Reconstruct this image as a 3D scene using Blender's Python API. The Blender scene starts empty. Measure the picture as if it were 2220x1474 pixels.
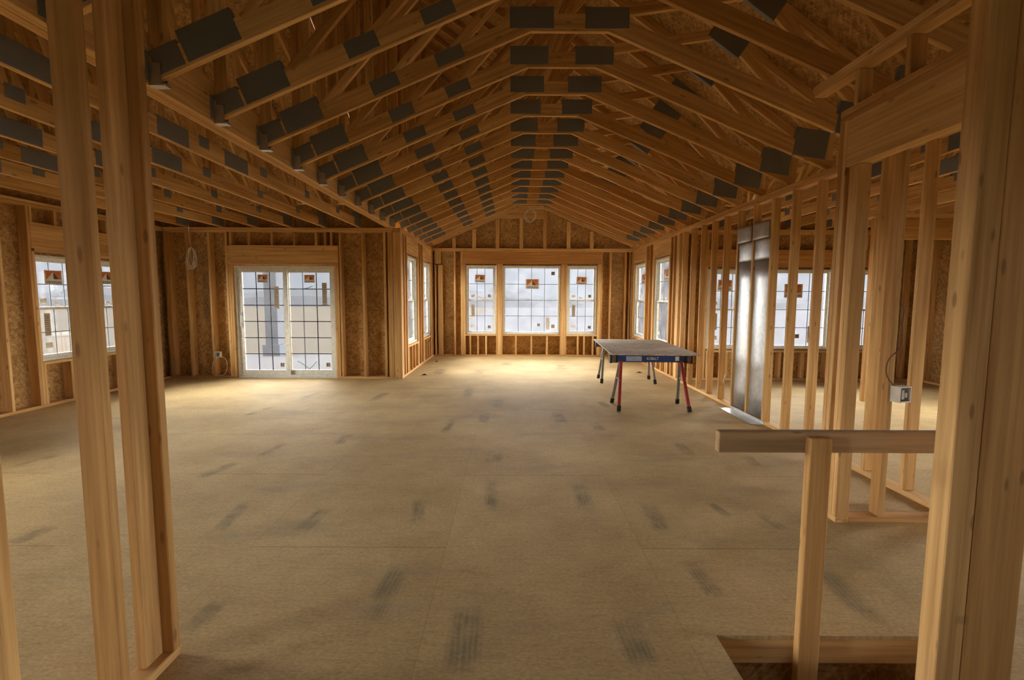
import bpy, bmesh, math, random
from mathutils import Vector, Matrix
random.seed(7)
SC = bpy.context.scene
COL = SC.collection
# ------------------------------------------------------------------ camera
cam = bpy.data.cameras.new('camera'); camo = bpy.data.objects.new('camera', cam); COL.objects.link(camo)
cam.sensor_width = 36; cam.lens = 36 * 1040 / 2220; cam.clip_start = .05; cam.clip_end = 500
camo.matrix_world = (Matrix.Translation((0, 0, 1.47)) @ Matrix.Rotation(math.pi / 2 - math.atan(92 / 1040), 4, 'X')
                     @ Matrix.Rotation(math.radians(.25), 4, 'Z'))
SC.camera = camo
# ------------------------------------------------------------------ sky, daylight, exposure
w = bpy.data.worlds.new('overcast_sky'); SC.world = w; w.use_nodes = True
bg = w.node_tree.nodes['Background']; bg.inputs[0].default_value = (.80, .82, .90, 1); bg.inputs[1].default_value = .80
def sun(name, d, e, ang, col=(1, .97, .93)):
    l = bpy.data.lights.new(name, 'SUN'); l.energy = e; l.angle = math.radians(ang); l.color = col
    o = bpy.data.objects.new(name, l); COL.objects.link(o)
    o.rotation_euler = Vector(d).to_track_quat('-Z', 'Y').to_euler(); o.location = (0, 0, 30)
sun('daylight_rear', (0, -1, .0), 42, 96)
sun('daylight_west', (1, 0, .02), 84, 96)
sun('daylight_east', (-1, 0, .02), 72, 96)
SC.cycles.max_bounces = 16; SC.cycles.diffuse_bounces = 9; SC.cycles.transparent_max_bounces = 16
vs = SC.view_settings; vs.view_transform = 'Standard'; vs.look = 'None'; vs.exposure = -.15; vs.gamma = 1; vs.use_curve_mapping = False

# ------------------------------------------------------------------ materials
def newmat(name):
    m = bpy.data.materials.new(name); m.use_nodes = True; nt = m.node_tree
    return m, nt, nt.nodes['Principled BSDF']
def N(nt, t, **k):
    n = nt.nodes.new(t)
    for a, v in k.items():
        if a.startswith('i_'): n.inputs[int(a[2:])].default_value = v
        else: setattr(n, a, v)
    return n
def L(nt, a, b): nt.links.new(a, b)
def ramp(nt, src, stops):
    r = N(nt, 'ShaderNodeValToRGB'); e = r.color_ramp.elements
    while len(e) < len(stops): e.new(.5)
    for q, (p, c) in zip(e, stops): q.position = p; q.color = (*c, 1) if len(c) == 3 else c
    L(nt, src, r.inputs[0]); return r
def mixc(nt, fac, a, b, mode='MIX'):
    m = N(nt, 'ShaderNodeMix', data_type='RGBA', blend_type=mode)
    for s, v in ((0, fac), (6, a), (7, b)):
        if hasattr(v, 'links'): L(nt, v, m.inputs[s])
        else: m.inputs[s].default_value = v if s == 0 else (*v, 1)
    return m.outputs[2]
def rndcoords(nt):
    tc = N(nt, 'ShaderNodeTexCoord'); oi = N(nt, 'ShaderNodeObjectInfo')
    mul = N(nt, 'ShaderNodeVectorMath', operation='SCALE'); mul.inputs[0].default_value = (37, 19, 53); L(nt, oi.outputs['Random'], mul.inputs['Scale'])
    ad = N(nt, 'ShaderNodeVectorMath', operation='ADD'); L(nt, tc.outputs['Object'], ad.inputs[0]); L(nt, mul.outputs[0], ad.inputs[1])
    return ad.outputs[0], oi.outputs['Random']
def mapping(nt, v, sc, rot=(0, 0, 0)):
    m = N(nt, 'ShaderNodeMapping'); m.inputs['Scale'].default_value = sc; m.inputs['Rotation'].default_value = rot; L(nt, v, m.inputs[0]); return m.outputs[0]
def lumber(name, c0, c1, c2, knots=.55):
    m, nt, p = newmat(name); v, rnd = rndcoords(nt)
    g = N(nt, 'ShaderNodeTexNoise', i_2=1.0, i_3=5, i_4=.6); L(nt, mapping(nt, v, (34, 34, 1.1)), g.inputs[0])
    base = ramp(nt, g.outputs[0], [(.32, c0), (.68, c1)])
    b = N(nt, 'ShaderNodeTexNoise', i_2=1.0, i_3=2); L(nt, mapping(nt, v, (5, 5, .8)), b.inputs[0])
    tone = ramp(nt, b.outputs[0], [(.3, (.82, .76, .66)), (.7, (1.08, 1.06, 1.02))])
    c = mixc(nt, 1, base.outputs[0], tone.outputs[0], 'MULTIPLY')
    tint = ramp(nt, rnd, [(0, (.86, .76, .62)), (.5, (1, .97, .92)), (1, (1.1, 1.12, 1.1))])
    c = mixc(nt, 1, c, tint.outputs[0], 'MULTIPLY')
    k = N(nt, 'ShaderNodeTexVoronoi', i_2=1.0); L(nt, mapping(nt, v, (13, 13, 4.2)), k.inputs[0])
    kr = ramp(nt, k.outputs[0], [(.08, (1, 1, 1)), (.15, (0, 0, 0))])
    kf = N(nt, 'ShaderNodeMath', operation='MULTIPLY', i_1=knots); L(nt, kr.outputs[0], kf.inputs[0])
    c = mixc(nt, kf.outputs[0], c, c2)
    L(nt, c, p.inputs['Base Color']); p.inputs['Roughness'].default_value = .75; p.inputs['Specular IOR Level'].default_value = .2
    return m
LUM = lumber('spruce_lumber', (.50, .295, .115), (.77, .515, .235), (.16, .075, .03))
LUMD = lumber('engineered_lumber', (.42, .22, .075), (.62, .34, .13), (.2, .08, .03), .35)
LUMW = lumber('weathered_lumber', (.42, .31, .18), (.62, .47, .29), (.14, .07, .03))
def osb(name, cols, sc=1.0, seams=None):
    m, nt, p = newmat(name); v, rnd = rndcoords(nt)
    wob = N(nt, 'ShaderNodeTexNoise', i_2=9.0, i_3=2); L(nt, v, wob.inputs[0])
    ad = N(nt, 'ShaderNodeVectorMath', operation='MULTIPLY_ADD'); ad.inputs[1].default_value = (.05, .05, 0); L(nt, wob.outputs[1], ad.inputs[0]); L(nt, v, ad.inputs[2])
    c = None
    for i, a in enumerate((0.15, 1.2, 2.3)):
        vo = N(nt, 'ShaderNodeTexVoronoi', i_2=1.0)
        r = N(nt, 'ShaderNodeVectorRotate', rotation_type='Z_AXIS'); r.inputs['Angle'].default_value = a; L(nt, ad.outputs[0], r.inputs[0])
        L(nt, mapping(nt, r.outputs[0], (12 * sc, 58 * sc, 1)), vo.inputs[0])
        s = N(nt, 'ShaderNodeSeparateColor'); L(nt, vo.outputs[1], s.inputs[0])
        q = ramp(nt, s.outputs[0], [(0, cols[0]), (.5, cols[1]), (1, cols[2])]).outputs[0]
        c = q if c is None else mixc(nt, .5 if i == 1 else .4, c, q)
    big = N(nt, 'ShaderNodeTexNoise', i_2=2.2, i_3=3); L(nt, v, big.inputs[0])
    t = ramp(nt, big.outputs[0], [(.3, (.80, .76, .70)), (.7, (1.08, 1.08, 1.08))])
    c = mixc(nt, 1, c, t.outputs[0], 'MULTIPLY')
    L(nt, c, p.inputs['Base Color']); p.inputs['Roughness'].default_value = .8; p.inputs['Specular IOR Level'].default_value = .15
    return m
OSB = osb('oriented_strand_board', [(.22, .105, .03), (.43, .245, .085), (.66, .435, .19)])
OSBG = osb('weathered_strand_board', [(.34, .28, .205), (.54, .45, .34), (.76, .67, .53)], 1.3)
def subfloor():
    m, nt, p = newmat('subfloor_panel'); tc = N(nt, 'ShaderNodeTexCoord'); v = tc.outputs['Object']
    n1 = N(nt, 'ShaderNodeTexNoise', i_2=1.0, i_3=6, i_4=.65); L(nt, mapping(nt, v, (1.3, 1.3, 1)), n1.inputs[0])
    c = ramp(nt, n1.outputs[0], [(.3, (.48, .335, .15)), (.7, (.66, .485, .235))]).outputs[0]
    n2 = N(nt, 'ShaderNodeTexNoise', i_2=1.0, i_3=4, i_4=.7); L(nt, mapping(nt, v, (7, 42, 1)), n2.inputs[0])
    c = mixc(nt, 1, c, ramp(nt, n2.outputs[0], [(.25, (.84, .83, .80)), (.52, (1, 1, 1)), (.8, (1.05, 1.05, 1.04))]).outputs[0], 'MULTIPLY')
    n3 = N(nt, 'ShaderNodeTexNoise', i_2=1., i_3=4, i_4=.7); L(nt, mapping(nt, v, (45, 90, 1), (0, 0, .2)), n3.inputs[0])
    c = mixc(nt, 1, c, ramp(nt, n3.outputs[0], [(.3, (.74, .72, .69)), (.7, (1.12, 1.12, 1.12))]).outputs[0], 'MULTIPLY')
    n4 = N(nt, 'ShaderNodeTexNoise', i_2=1., i_3=3, i_4=.6); L(nt, mapping(nt, v, (.8, 3.2, 1), (0, 0, .35)), n4.inputs[0])
    c = mixc(nt, ramp(nt, n4.outputs[0], [(.56, (0, 0, 0)), (.72, (.4, .4, .4))]).outputs[0], c, (.30, .25, .16))
    br = N(nt, 'ShaderNodeTexBrick', offset=.5, offset_frequency=2)
    br.inputs['Color1'].default_value = (1, 1, 1, 1); br.inputs['Color2'].default_value = (.93, .93, .92, 1); br.inputs['Mortar'].default_value = (.5, .42, .33, 1)
    br.inputs['Scale'].default_value = 1; br.inputs['Mortar Size'].default_value = .0028; br.inputs['Brick Width'].default_value = 2.32; br.inputs['Row Height'].default_value = 4.62
    sx = N(nt, 'ShaderNodeSeparateXYZ'); L(nt, v, sx.inputs[0]); cx = N(nt, 'ShaderNodeCombineXYZ'); a1 = N(nt, 'ShaderNodeMath', i_1=23.2 - 2.71); a2 = N(nt, 'ShaderNodeMath', operation='MULTIPLY_ADD', i_1=4., i_2=4 * (11.55 + .385))
    L(nt, sx.outputs[1], a1.inputs[0]); L(nt, sx.outputs[0], a2.inputs[0]); L(nt, a1.outputs[0], cx.inputs[0]); L(nt, a2.outputs[0], cx.inputs[1]); L(nt, cx.outputs[0], br.inputs[0])
    c = mixc(nt, 1, c, br.outputs[0], 'MULTIPLY')
    L(nt, c, p.inputs['Base Color']); p.inputs['Roughness'].default_value = .75; p.inputs['Specular IOR Level'].default_value = .12
    return m
FLOORM = subfloor()
def plain(name, c, rough=.6, metal=0., spec=.3):
    m, nt, p = newmat(name); p.inputs['Base Color'].default_value = (*c, 1); p.inputs['Roughness'].default_value = rough
    p.inputs['Metallic'].default_value = metal; p.inputs['Specular IOR Level'].default_value = spec
    n = N(nt, 'ShaderNodeTexNoise', i_2=18., i_3=3); tc = N(nt, 'ShaderNodeTexCoord'); L(nt, tc.outputs['Object'], n.inputs[0])
    t = ramp(nt, n.outputs[0], [(.3, tuple(x * .86 for x in c)), (.7, tuple(min(1, x * 1.1) for x in c))]); L(nt, t.outputs[0], p.inputs['Base Color'])
    return m
def paper(name, c, k=.02):
    m = plain(name, c, .8); nt = m.node_tree; p = nt.nodes['Principled BSDF']; t = N(nt, 'ShaderNodeBsdfTranslucent'); t.inputs[0].default_value = (*c, 1)
    x = N(nt, 'ShaderNodeMixShader', i_0=k); L(nt, p.outputs[0], x.inputs[1]); L(nt, t.outputs[0], x.inputs[2]); L(nt, x.outputs[0], nt.nodes['Material Output'].inputs[0]); return m
def truss_plate():
    m, nt, p = newmat('galvanized_tooth_plate'); tc = N(nt, 'ShaderNodeTexCoord')
    wv = N(nt, 'ShaderNodeTexWave', wave_type='BANDS', bands_direction='X', i_1=55.); L(nt, tc.outputs['Object'], wv.inputs[0])
    c = ramp(nt, wv.outputs[0], [(.2, (.12, .125, .12)), (.8, (.30, .31, .30))])
    L(nt, c.outputs[0], p.inputs['Base Color']); p.inputs['Metallic'].default_value = .35; p.inputs['Roughness'].default_value = .55
    return m
TPLATE = truss_plate()
GALV = plain('galvanized_sheet', (.50, .50, .49), .42, .9)
VINYL = plain('vinyl_frame', (.66, .64, .55), .5)
BAR = plain('grille_bar', (.10, .12, .14), .5)
STEELW = plain('primed_steel', (.62, .62, .58), .5)
BLUE = plain('blue_paint', (.022, .045, .14), .5); BLACK = plain('black_plastic', (.02, .02, .02), .6)
RED = plain('red_paint', (.33, .035, .03), .5); GREYM = plain('worn_grey_metal', (.26, .24, .21), .5, .3)
WHITEP = plain('white_cable', (.75, .72, .64), .5); PAPER = paper('paper', (.72, .66, .54)); ORANGE = paper('orange_print', (.55, .17, .045))
DKPRINT = plain('dark_print', (.09, .07, .055), .8); TAN = paper('tan_print', (.46, .38, .28), .022); LTBLUE = plain('pale_print', (.35, .40, .50), .7); TAPE = plain('blue_tape', (.08, .27, .36), .6)
BRONZE = plain('brown_cable', (.16, .09, .05), .6)
ABSORB = plain('light_absorbing_black', (.05, .042, .034), .95, 0, .1)  # invented dark finish for unseen rear surfaces, cuts bounced light on the framing
SNOW = plain('thin_snow', (.060, .060, .066), 1, 0, 0)
GRASS = plain('dry_grass', (.058, .050, .041), 1, 0, 0); SLAB = plain('pale_concrete', (.088, .088, .093), 1, 0, 0); COLM = plain('grey_column', (.075, .082, .095), 1, 0, 0)
TREE = plain('hazy_foliage', (.060, .061, .066), 1, 0, 0); SIDING = plain('pale_siding', (.62, .64, .68), .8)
def glass(name, haze):
    m = bpy.data.materials.new(name); m.use_nodes = True; nt = m.node_tree; nt.nodes.clear()
    out = N(nt, 'ShaderNodeOutputMaterial'); tr = N(nt, 'ShaderNodeBsdfTransparent'); tr.inputs[0].default_value = (.93, .945, .95, 1)
    gl = N(nt, 'ShaderNodeBsdfGlossy'); gl.inputs['Roughness'].default_value = .02
    fr = N(nt, 'ShaderNodeFresnel', i_0=1.25); mx = N(nt, 'ShaderNodeMixShader'); L(nt, fr.outputs[0], mx.inputs[0]); L(nt, tr.outputs[0], mx.inputs[1]); L(nt, gl.outputs[0], mx.inputs[2])
    tl = N(nt, 'ShaderNodeBsdfTranslucent'); tl.inputs[0].default_value = (.9, .92, 1, 1)
    nz = N(nt, 'ShaderNodeTexNoise', i_2=3.5, i_3=4); tc = N(nt, 'ShaderNodeTexCoord'); L(nt, tc.outputs['Object'], nz.inputs[0])
    hz = N(nt, 'ShaderNodeMapRange'); hz.inputs[1].default_value = .35; hz.inputs[2].default_value = .7; hz.inputs[3].default_value = haze * .6; hz.inputs[4].default_value = haze * 1.4; L(nt, nz.outputs[0], hz.inputs[0])
    m2 = N(nt, 'ShaderNodeMixShader'); L(nt, hz.outputs[0], m2.inputs[0]); L(nt, mx.outputs[0], m2.inputs[1]); L(nt, tl.outputs[0], m2.inputs[2]); L(nt, m2.outputs[0], out.inputs[0])
    return m
GLASS = glass('window_glass', .006); GLASSH = glass('film_covered_glass', .022)
def stampmat():
    m = bpy.data.materials.new('worn_panel_stamp'); m.use_nodes = True; nt = m.node_tree; p = nt.nodes['Principled BSDF']
    v, rnd = rndcoords(nt); p.inputs['Base Color'].default_value = (.17, .18, .125, 1); p.inputs['Roughness'].default_value = .7
    n = N(nt, 'ShaderNodeTexNoise', i_2=1., i_3=5, i_4=.7); L(nt, mapping(nt, v, (26, 5, 1)), n.inputs[0])
    tc = N(nt, 'ShaderNodeTexCoord'); sp = N(nt, 'ShaderNodeSeparateXYZ'); L(nt, tc.outputs['Generated'], sp.inputs[0]); es = []
    for k in (0, 1):
        q = N(nt, 'ShaderNodeMath', operation='PINGPONG', i_1=.5); L(nt, sp.outputs[k], q.inputs[0])
        f = N(nt, 'ShaderNodeMapRange'); f.inputs[1].default_value = 0; f.inputs[2].default_value = (.30, .22)[k]; L(nt, q.outputs[0], f.inputs[0]); es.append(f.outputs[0])
    g = N(nt, 'ShaderNodeMath', operation='MULTIPLY'); L(nt, es[0], g.inputs[0]); L(nt, es[1], g.inputs[1])
    wv = N(nt, 'ShaderNodeTexWave', wave_type='BANDS', bands_direction='X', i_1=2.2, i_2=3.); L(nt, tc.outputs['Generated'], wv.inputs[0])
    n2 = N(nt, 'ShaderNodeTexNoise', i_2=6., i_3=2); L(nt, v, n2.inputs[0])
    ra = ramp(nt, n.outputs[0], [(.30, (.25, .25, .25)), (.6, (1, 1, 1))]); e0 = ramp(nt, n2.outputs[0], [(.3, (.1, .1, .1)), (.6, (1, 1, 1))])
    e1 = N(nt, 'ShaderNodeMath', operation='MULTIPLY'); L(nt, g.outputs[0], e1.inputs[0]); L(nt, e0.outputs[0], e1.inputs[1])
    e = N(nt, 'ShaderNodeMath', operation='MULTIPLY'); w1 = ramp(nt, wv.outputs[0], [(.2, (.55, .55, .55)), (.6, (1, 1, 1))]); L(nt, e1.outputs[0], e.inputs[0]); L(nt, w1.outputs[0], e.inputs[1])
    a = N(nt, 'ShaderNodeMath', operation='MULTIPLY'); L(nt, ra.outputs[0], a.inputs[0]); L(nt, e.outputs[0], a.inputs[1])
    b = N(nt, 'ShaderNodeMath', operation='MULTIPLY', i_1=.5); L(nt, a.outputs[0], b.inputs[0]); L(nt, b.outputs[0], p.inputs['Alpha'])
    return m
STAMP = stampmat()

# ------------------------------------------------------------------ mesh helpers
def tag(o, label=None, cat=None, group=None, kind=None):
    if label: o['label'] = label
    if cat: o['category'] = cat
    if group: o['group'] = group
    if kind: o['kind'] = kind
    return o
def link(name, me, mat=None, parent=None):
    o = bpy.data.objects.new(name, me); COL.objects.link(o)
    if parent is not None: o.parent = parent
    if mat is not None and me is not None and not me.materials: me.materials.append(mat)
    return o
def empty(name, loc=(0, 0, 0), rotz=0, label=None, cat=None, group=None, kind=None):
    o = bpy.data.objects.new(name, None); COL.objects.link(o); o.location = loc; o.rotation_euler = (0, 0, rotz); o.empty_display_size = .1
    return tag(o, label, cat, group, kind)
def bm_box(bm, lo, hi, mi=0):
    x0, y0, z0 = lo; x1, y1, z1 = hi
    v = [bm.verts.new(c) for c in ((x0, y0, z0), (x1, y0, z0), (x1, y1, z0), (x0, y1, z0), (x0, y0, z1), (x1, y0, z1), (x1, y1, z1), (x0, y1, z1))]
    for f in ((0, 3, 2, 1), (4, 5, 6, 7), (0, 1, 5, 4), (1, 2, 6, 5), (2, 3, 7, 6), (3, 0, 4, 7)):
        bm.faces.new([v[i] for i in f]).material_index = mi
def bm_mesh(bm, name):
    me = bpy.data.meshes.new(name); bm.normal_update(); bm.to_mesh(me); bm.free(); return me
_cache = {}
def boardmesh(w, t, l, mat):
    k = (round(w, 4), round(t, 4), round(l, 3), mat.name)
    if k not in _cache:
        bm = bmesh.new(); bm_box(bm, (-w / 2, -t / 2, 0), (w / 2, t / 2, l))
        c = min(.0035, min(w, t) * .18)
        bmesh.ops.bevel(bm, geom=bm.edges[:], offset=c, segments=1, affect='EDGES')
        me = bm_mesh(bm, 'board'); me.materials.append(mat); _cache[k] = me
    return _cache[k]
def board(name, a, b, w, t, side, mat=LUM, parent=None):
    """board along a-b; w measured along side, t across"""
    a, b, s = Vector(a), Vector(b), Vector(side); z = (b - a); l = z.length; z /= l
    x = (s - z * s.dot(z)).normalized(); y = z.cross(x)
    M = Matrix((x, y, z)).transposed().to_4x4(); M.translation = a
    o = link(name, boardmesh(w, t, l, mat), None, parent)
    o.matrix_basis = (Matrix.Translation(-parent.location) @ M) if parent is not None else M
    return o
def boxb(name, x0, x1, y0, y1, z0, z1, mat=LUM, parent=None):
    d = (x1 - x0, y1 - y0, z1 - z0); i = max(range(3), key=lambda k: d[k]); c = [(x0 + x1) / 2, (y0 + y1) / 2, (z0 + z1) / 2]
    a = c[:]; b = c[:]; a[i] -= d[i] / 2; b[i] += d[i] / 2
    j = [k for k in range(3) if k != i]; j.sort(key=lambda k: -d[k])
    s = [0, 0, 0]; s[j[0]] = 1
    return board(name, a, b, d[j[0]], d[j[1]], s, mat, parent)
ORD = ['first', 'second', 'third', 'fourth', 'fifth', 'sixth', 'seventh', 'eighth', 'ninth', 'tenth', 'eleventh', 'twelfth', 'thirteenth', 'fourteenth', 'fifteenth', 'sixteenth', 'seventeenth', 'eighteenth', 'nineteenth', 'twentieth']
def tb(name, label, cat, group, *a, mat=LUM):
    return tag(boxb(name, *a, mat=mat), label, cat, group)
def panel(name, org, xd, yd, W, H, holes, t, mat, parent=None):
    """sheet with rectangular holes, local XY plane, thickness t along local +Z"""
    xd, yd = Vector(xd).normalized(), Vector(yd).normalized(); z = xd.cross(yd)
    xs = sorted({0, W, *[h[0] for h in holes], *[h[1] for h in holes]}); ys = sorted({0, H, *[h[2] for h in holes], *[h[3] for h in holes]})
    bm = bmesh.new()
    for i in range(len(xs) - 1):
        for j in range(len(ys) - 1):
            cx, cy = (xs[i] + xs[i + 1]) / 2, (ys[j] + ys[j + 1]) / 2
            if any(h[0] < cx < h[1] and h[2] < cy < h[3] for h in holes): continue
            bm_box(bm, (xs[i], ys[j], 0), (xs[i + 1], ys[j + 1], t))
    bmesh.ops.remove_doubles(bm, verts=bm.verts[:], dist=1e-5)
    o = link(name, bm_mesh(bm, name), mat, parent); M = Matrix((xd, yd, z)).transposed().to_4x4(); M.translation = org; o.matrix_basis = M
    return o
def prism(name, pts, vec, mat, parent=None, org=(0, 0, 0), xd=(1, 0, 0), yd=(0, 1, 0)):
    """polygon pts (local xy) extruded by vec along local z"""
    bm = bmesh.new(); a = [bm.verts.new((x, y, 0)) for x, y in pts]; b = [bm.verts.new((x, y, vec)) for x, y in pts]; n = len(pts)
    bm.faces.new(a[::-1]); bm.faces.new(b)
    for i in range(n): bm.faces.new([a[i], a[(i + 1) % n], b[(i + 1) % n], b[i]])
    bmesh.ops.recalc_face_normals(bm, faces=bm.faces[:])
    o = link(name, bm_mesh(bm, name), mat, parent); xd, yd = Vector(xd).normalized(), Vector(yd).normalized()
    M = Matrix((xd, yd, xd.cross(yd))).transposed().to_4x4(); M.translation = org; o.matrix_basis = M
    return o
def tube(name, pts, r, mat, parent=None, cyclic=False, res=3):
    cu = bpy.data.curves.new(name, 'CURVE'); cu.dimensions = '3D'; cu.bevel_depth = r; cu.bevel_resolution = res; cu.use_fill_caps = True
    sp = cu.splines.new('NURBS'); sp.points.add(len(pts) - 1); sp.use_endpoint_u = True; sp.order_u = 3; sp.use_cyclic_u = cyclic
    for q, p in zip(sp.points, pts): q.co = (*p, 1)
    o = bpy.data.objects.new(name, cu); dg = bpy.context.evaluated_depsgraph_get(); COL.objects.link(o); dg.update()
    me = bpy.data.meshes.new_from_object(o.evaluated_get(dg)); bpy.data.objects.remove(o); me.materials.clear(); me.materials.append(mat)
    for f in me.polygons: f.use_smooth = True
    o = bpy.data.objects.new(name, me); COL.objects.link(o)
    if parent is not None: o.parent = parent; o.matrix_basis = Matrix.Translation(-parent.location)
    return o
def textmesh(s, size):
    cu = bpy.data.curves.new('t', 'FONT'); cu.body = s; cu.size = size; cu.align_x = 'CENTER'; cu.align_y = 'CENTER'; cu.offset = size * .012
    o = bpy.data.objects.new('t', cu); COL.objects.link(o); dg = bpy.context.evaluated_depsgraph_get(); dg.update()
    me = bpy.data.meshes.new_from_object(o.evaluated_get(dg)); bpy.data.objects.remove(o); return me
TXT = {}
def bm_text(bm, s, size, wid, cx, y, cz, mi, mirror=False):
    """letters in the local XZ plane facing -Y, squeezed to the width wid"""
    if s not in TXT:
        me = textmesh(s, 1); xs = [v.co.x for v in me.vertices]; TXT[s] = (me, max(xs) - min(xs), (max(xs) + min(xs)) / 2)
    me, W, mid = TXT[s]; k = wid / W * (-1 if mirror else 1)
    vs_ = [bm.verts.new((cx + (v.co.x - mid) * k, y, cz + v.co.y * size)) for v in me.vertices]
    for f in me.polygons:
        try: bm.faces.new([vs_[i] for i in f.vertices]).material_index = mi
        except ValueError: pass

# ------------------------------------------------------------------ setting: floor, ground
Y0 = -2.6                     # rear end of the modelled house
bm = bmesh.new()
for lo, hi in (((-6.3, Y0, -.02), (.9, 8.72, 0)), ((.9, 1.98, -.02), (7.45, 8.72, 0)), ((1.87, Y0, -.02), (7.45, 1.98, 0)), ((-2.12, 8.72, -.02), (3.1, 12.16, 0)), ((.9, Y0, -.02), (1.87, -.9, 0))): bm_box(bm, lo, hi)
tag(link('floor', bm_mesh(bm, 'floor'), FLOORM), 'tan subfloor panels with worn grey print and visible seams', 'floor', kind='structure')
floor = bpy.data.objects['floor']
def stamp(x, y, w_, l_, rot=0):
    bm = bmesh.new(); w_ *= 1.35; n = [bm.verts.new(c) for c in ((-w_ / 2, -l_ / 2, 0), (w_ / 2, -l_ / 2, 0), (w_ / 2, l_ / 2, 0), (-w_ / 2, l_ / 2, 0))]; bm.faces.new(n)
    o = link('print_stamp', bm_mesh(bm, 'print_stamp'), STAMP, floor); o.location = (x, y, .0012); o.rotation_euler = (0, 0, rot)
for a in ((-0.20, 1.96, 0.13, 0.45, 0.03), (-0.63, 2.29, 0.11, 0.51, -0.08), (0.53, 3.45, 0.11, 0.55, -0.03), (0.97, 3.13, 0.10, 0.46, -0.03), (0.53, 1.95, 0.12, 0.32, 0.04), (-0.15, 3.48, 0.09, 0.59, 0.02), (-0.64, 3.19, 0.08, 0.43, 0.15), (-1.31, 3.05, 0.10, 0.40, -0.12), (-2.49, 3.96, 0.10, 0.41, -0.27), (1.69, 4.59, 0.10, 0.46, -0.02), (2.18, 4.26, 0.10, 0.34, -0.08), (-0.16, 4.34, 0.14, 0.39, -0.04), (1.72, 3.07, 0.08, 0.27, 0.16), (1.01, 2.41, 0.10, 0.35, 0.09), (1.68, 2.28, 0.12, 0.49, -0.08), (-1.87, 3.11, 0.09, 0.48, 0.12), (-1.42, 2.08, 0.09, 0.25, -0.13), (-0.19, 6.58, 0.12, 0.58, -0.01), (0.58, 5.78, 0.14, 0.52, 0.04), (0.98, 5.40, 0.12, 0.40, 0.09), (-0.34, 5.73, 0.12, 0.45, -0.02), (-0.72, 5.43, 0.09, 0.70, -0.06), (-0.67, 7.36, 0.14, 0.80, 0.02), (1.28, 6.54, 0.12, 0.40, 0.13), (1.06, 10.12, 0.20, 0.82, -0.04), (-0.11, 10.57, 0.20, 0.60, -0.02), (-1.43, 9.41, 0.20, 0.71, -0.04), (-0.66, 9.43, 0.20, 0.71, -0.01), (-3.00, 7.02, 0.12, 0.62, -0.25), (-1.96, 6.98, 0.12, 0.73, -0.10), (-3.24, 6.05, 0.10, 0.64, -0.22), (-4.24, 4.16, 0.10, 0.38, -0.25), (-2.96, 2.84, 0.12, 0.25, -0.11), (-1.74, 4.86, 0.10, 0.41, -0.00), (1.45, 3.24, 0.07, 0.25, 0.16), (-2.30, 4.52, 0.08, 0.43, -0.13)): stamp(*a)
bm = bmesh.new(); bm_box(bm, (-140, -60, -1.2), (140, 160, -1.0))
tag(link('ground', bm_mesh(bm, 'ground'), GRASS), 'flat field of dry tan grass outside the sliding door', 'ground', kind='structure')
bm = bmesh.new(); bm_box(bm, (-4.5, 13.6, -1.01), (139, 159, -.985))
tag(link('ground_snow', bm_mesh(bm, 'ground_snow'), SNOW), 'thin pale snow over the field beyond the far windows', 'snow', kind='structure')
tb('porch_slab', 'pale concrete porch slab just outside the sliding door', 'porch', None, -9.5, -2.2, 8.75, 13.3, -1.0, -.12, mat=SLAB)
c = empty('porch_column', (-6.45, 13.0, -.12), 0, 'grey square porch column seen through the sliding door', 'column')
boxb('shaft', -6.62, -6.28, 12.83, 13.17, .18, 3.2, COLM, c); boxb('base', -6.68, -6.22, 12.77, 13.23, -.12, .18, COLM, c)
tb('porch_roof_beam', 'white porch beam above the column outside the sliding door', 'beam', None, -9.5, -2.3, 12.8, 13.2, 3.2, 3.5, mat=SLAB)
# low hazy hedge line at the far edge of the field
rt = random.Random(3); bm = bmesh.new(); ps_ = [(-170 + i * 2.5, 3.2 + 1.3 * math.sin(i * .31) + rt.uniform(-.5, .5)) for i in range(125)]
for (x, h), (x2, h2) in zip(ps_, ps_[1:]):
    v = [bm.verts.new(c) for c in ((x, 120, 0), (x2, 120, 0), (x2, 121.5, h2 * .6), (x, 121.5, h * .6), (x2, 124, h2), (x, 124, h), (x2, 130, 0), (x, 130, 0))]
    for f in ((0, 1, 2, 3), (3, 2, 4, 5), (5, 4, 6, 7)): bm.faces.new([v[k] for k in f])
bmesh.ops.remove_doubles(bm, verts=bm.verts[:], dist=1e-4)
tag(link('hedge_line', bm_mesh(bm, 'hedge_line'), TREE), 'low hazy grey hedge line at the far edge of the field', 'hedge', kind='stuff').location = (0, 0, -1)

# ------------------------------------------------------------------ walls: sheathing with openings
ZT = 2.68
tag(panel('wall_back', (-2.11, 12.14, -.3), (1, 0, 0), (0, 0, 1), 5.2, 3.0, [(2.11 - 1.163, 2.11 - .403, .849, 2.57), (2.11 - .236, 2.11 + 1.202, .849, 2.565), (2.11 + 1.362, 2.11 + 2.121, .849, 2.57)], -.012, OSB),
    'strand board sheathing of the far wall with three windows', 'wall', kind='structure')
tag(prism('wall_gable', [(-2.3, 2.70), (3.1, 2.70), (3.4, 2.97), (-2.3, 6.96)], -.012, OSB, org=(0, 12.14, 0), xd=(1, 0, 0), yd=(0, 0, 1)),
    'strand board gable triangle above the far windows', 'wall', kind='structure')
BW = [(9.12, 10.1), (10.75, 11.73)]
tag(panel('wall_bay_left', (-2.11, 12.14, -.3), (0, -1, 0), (0, 0, 1), 3.44, 3.0, [(12.14 - b, 12.14 - a, .849, 2.57) for a, b in BW], -.012, OSB), 'sheathing of the short bay wall with two windows beside the sliding door wall', 'wall', kind='structure')
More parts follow.
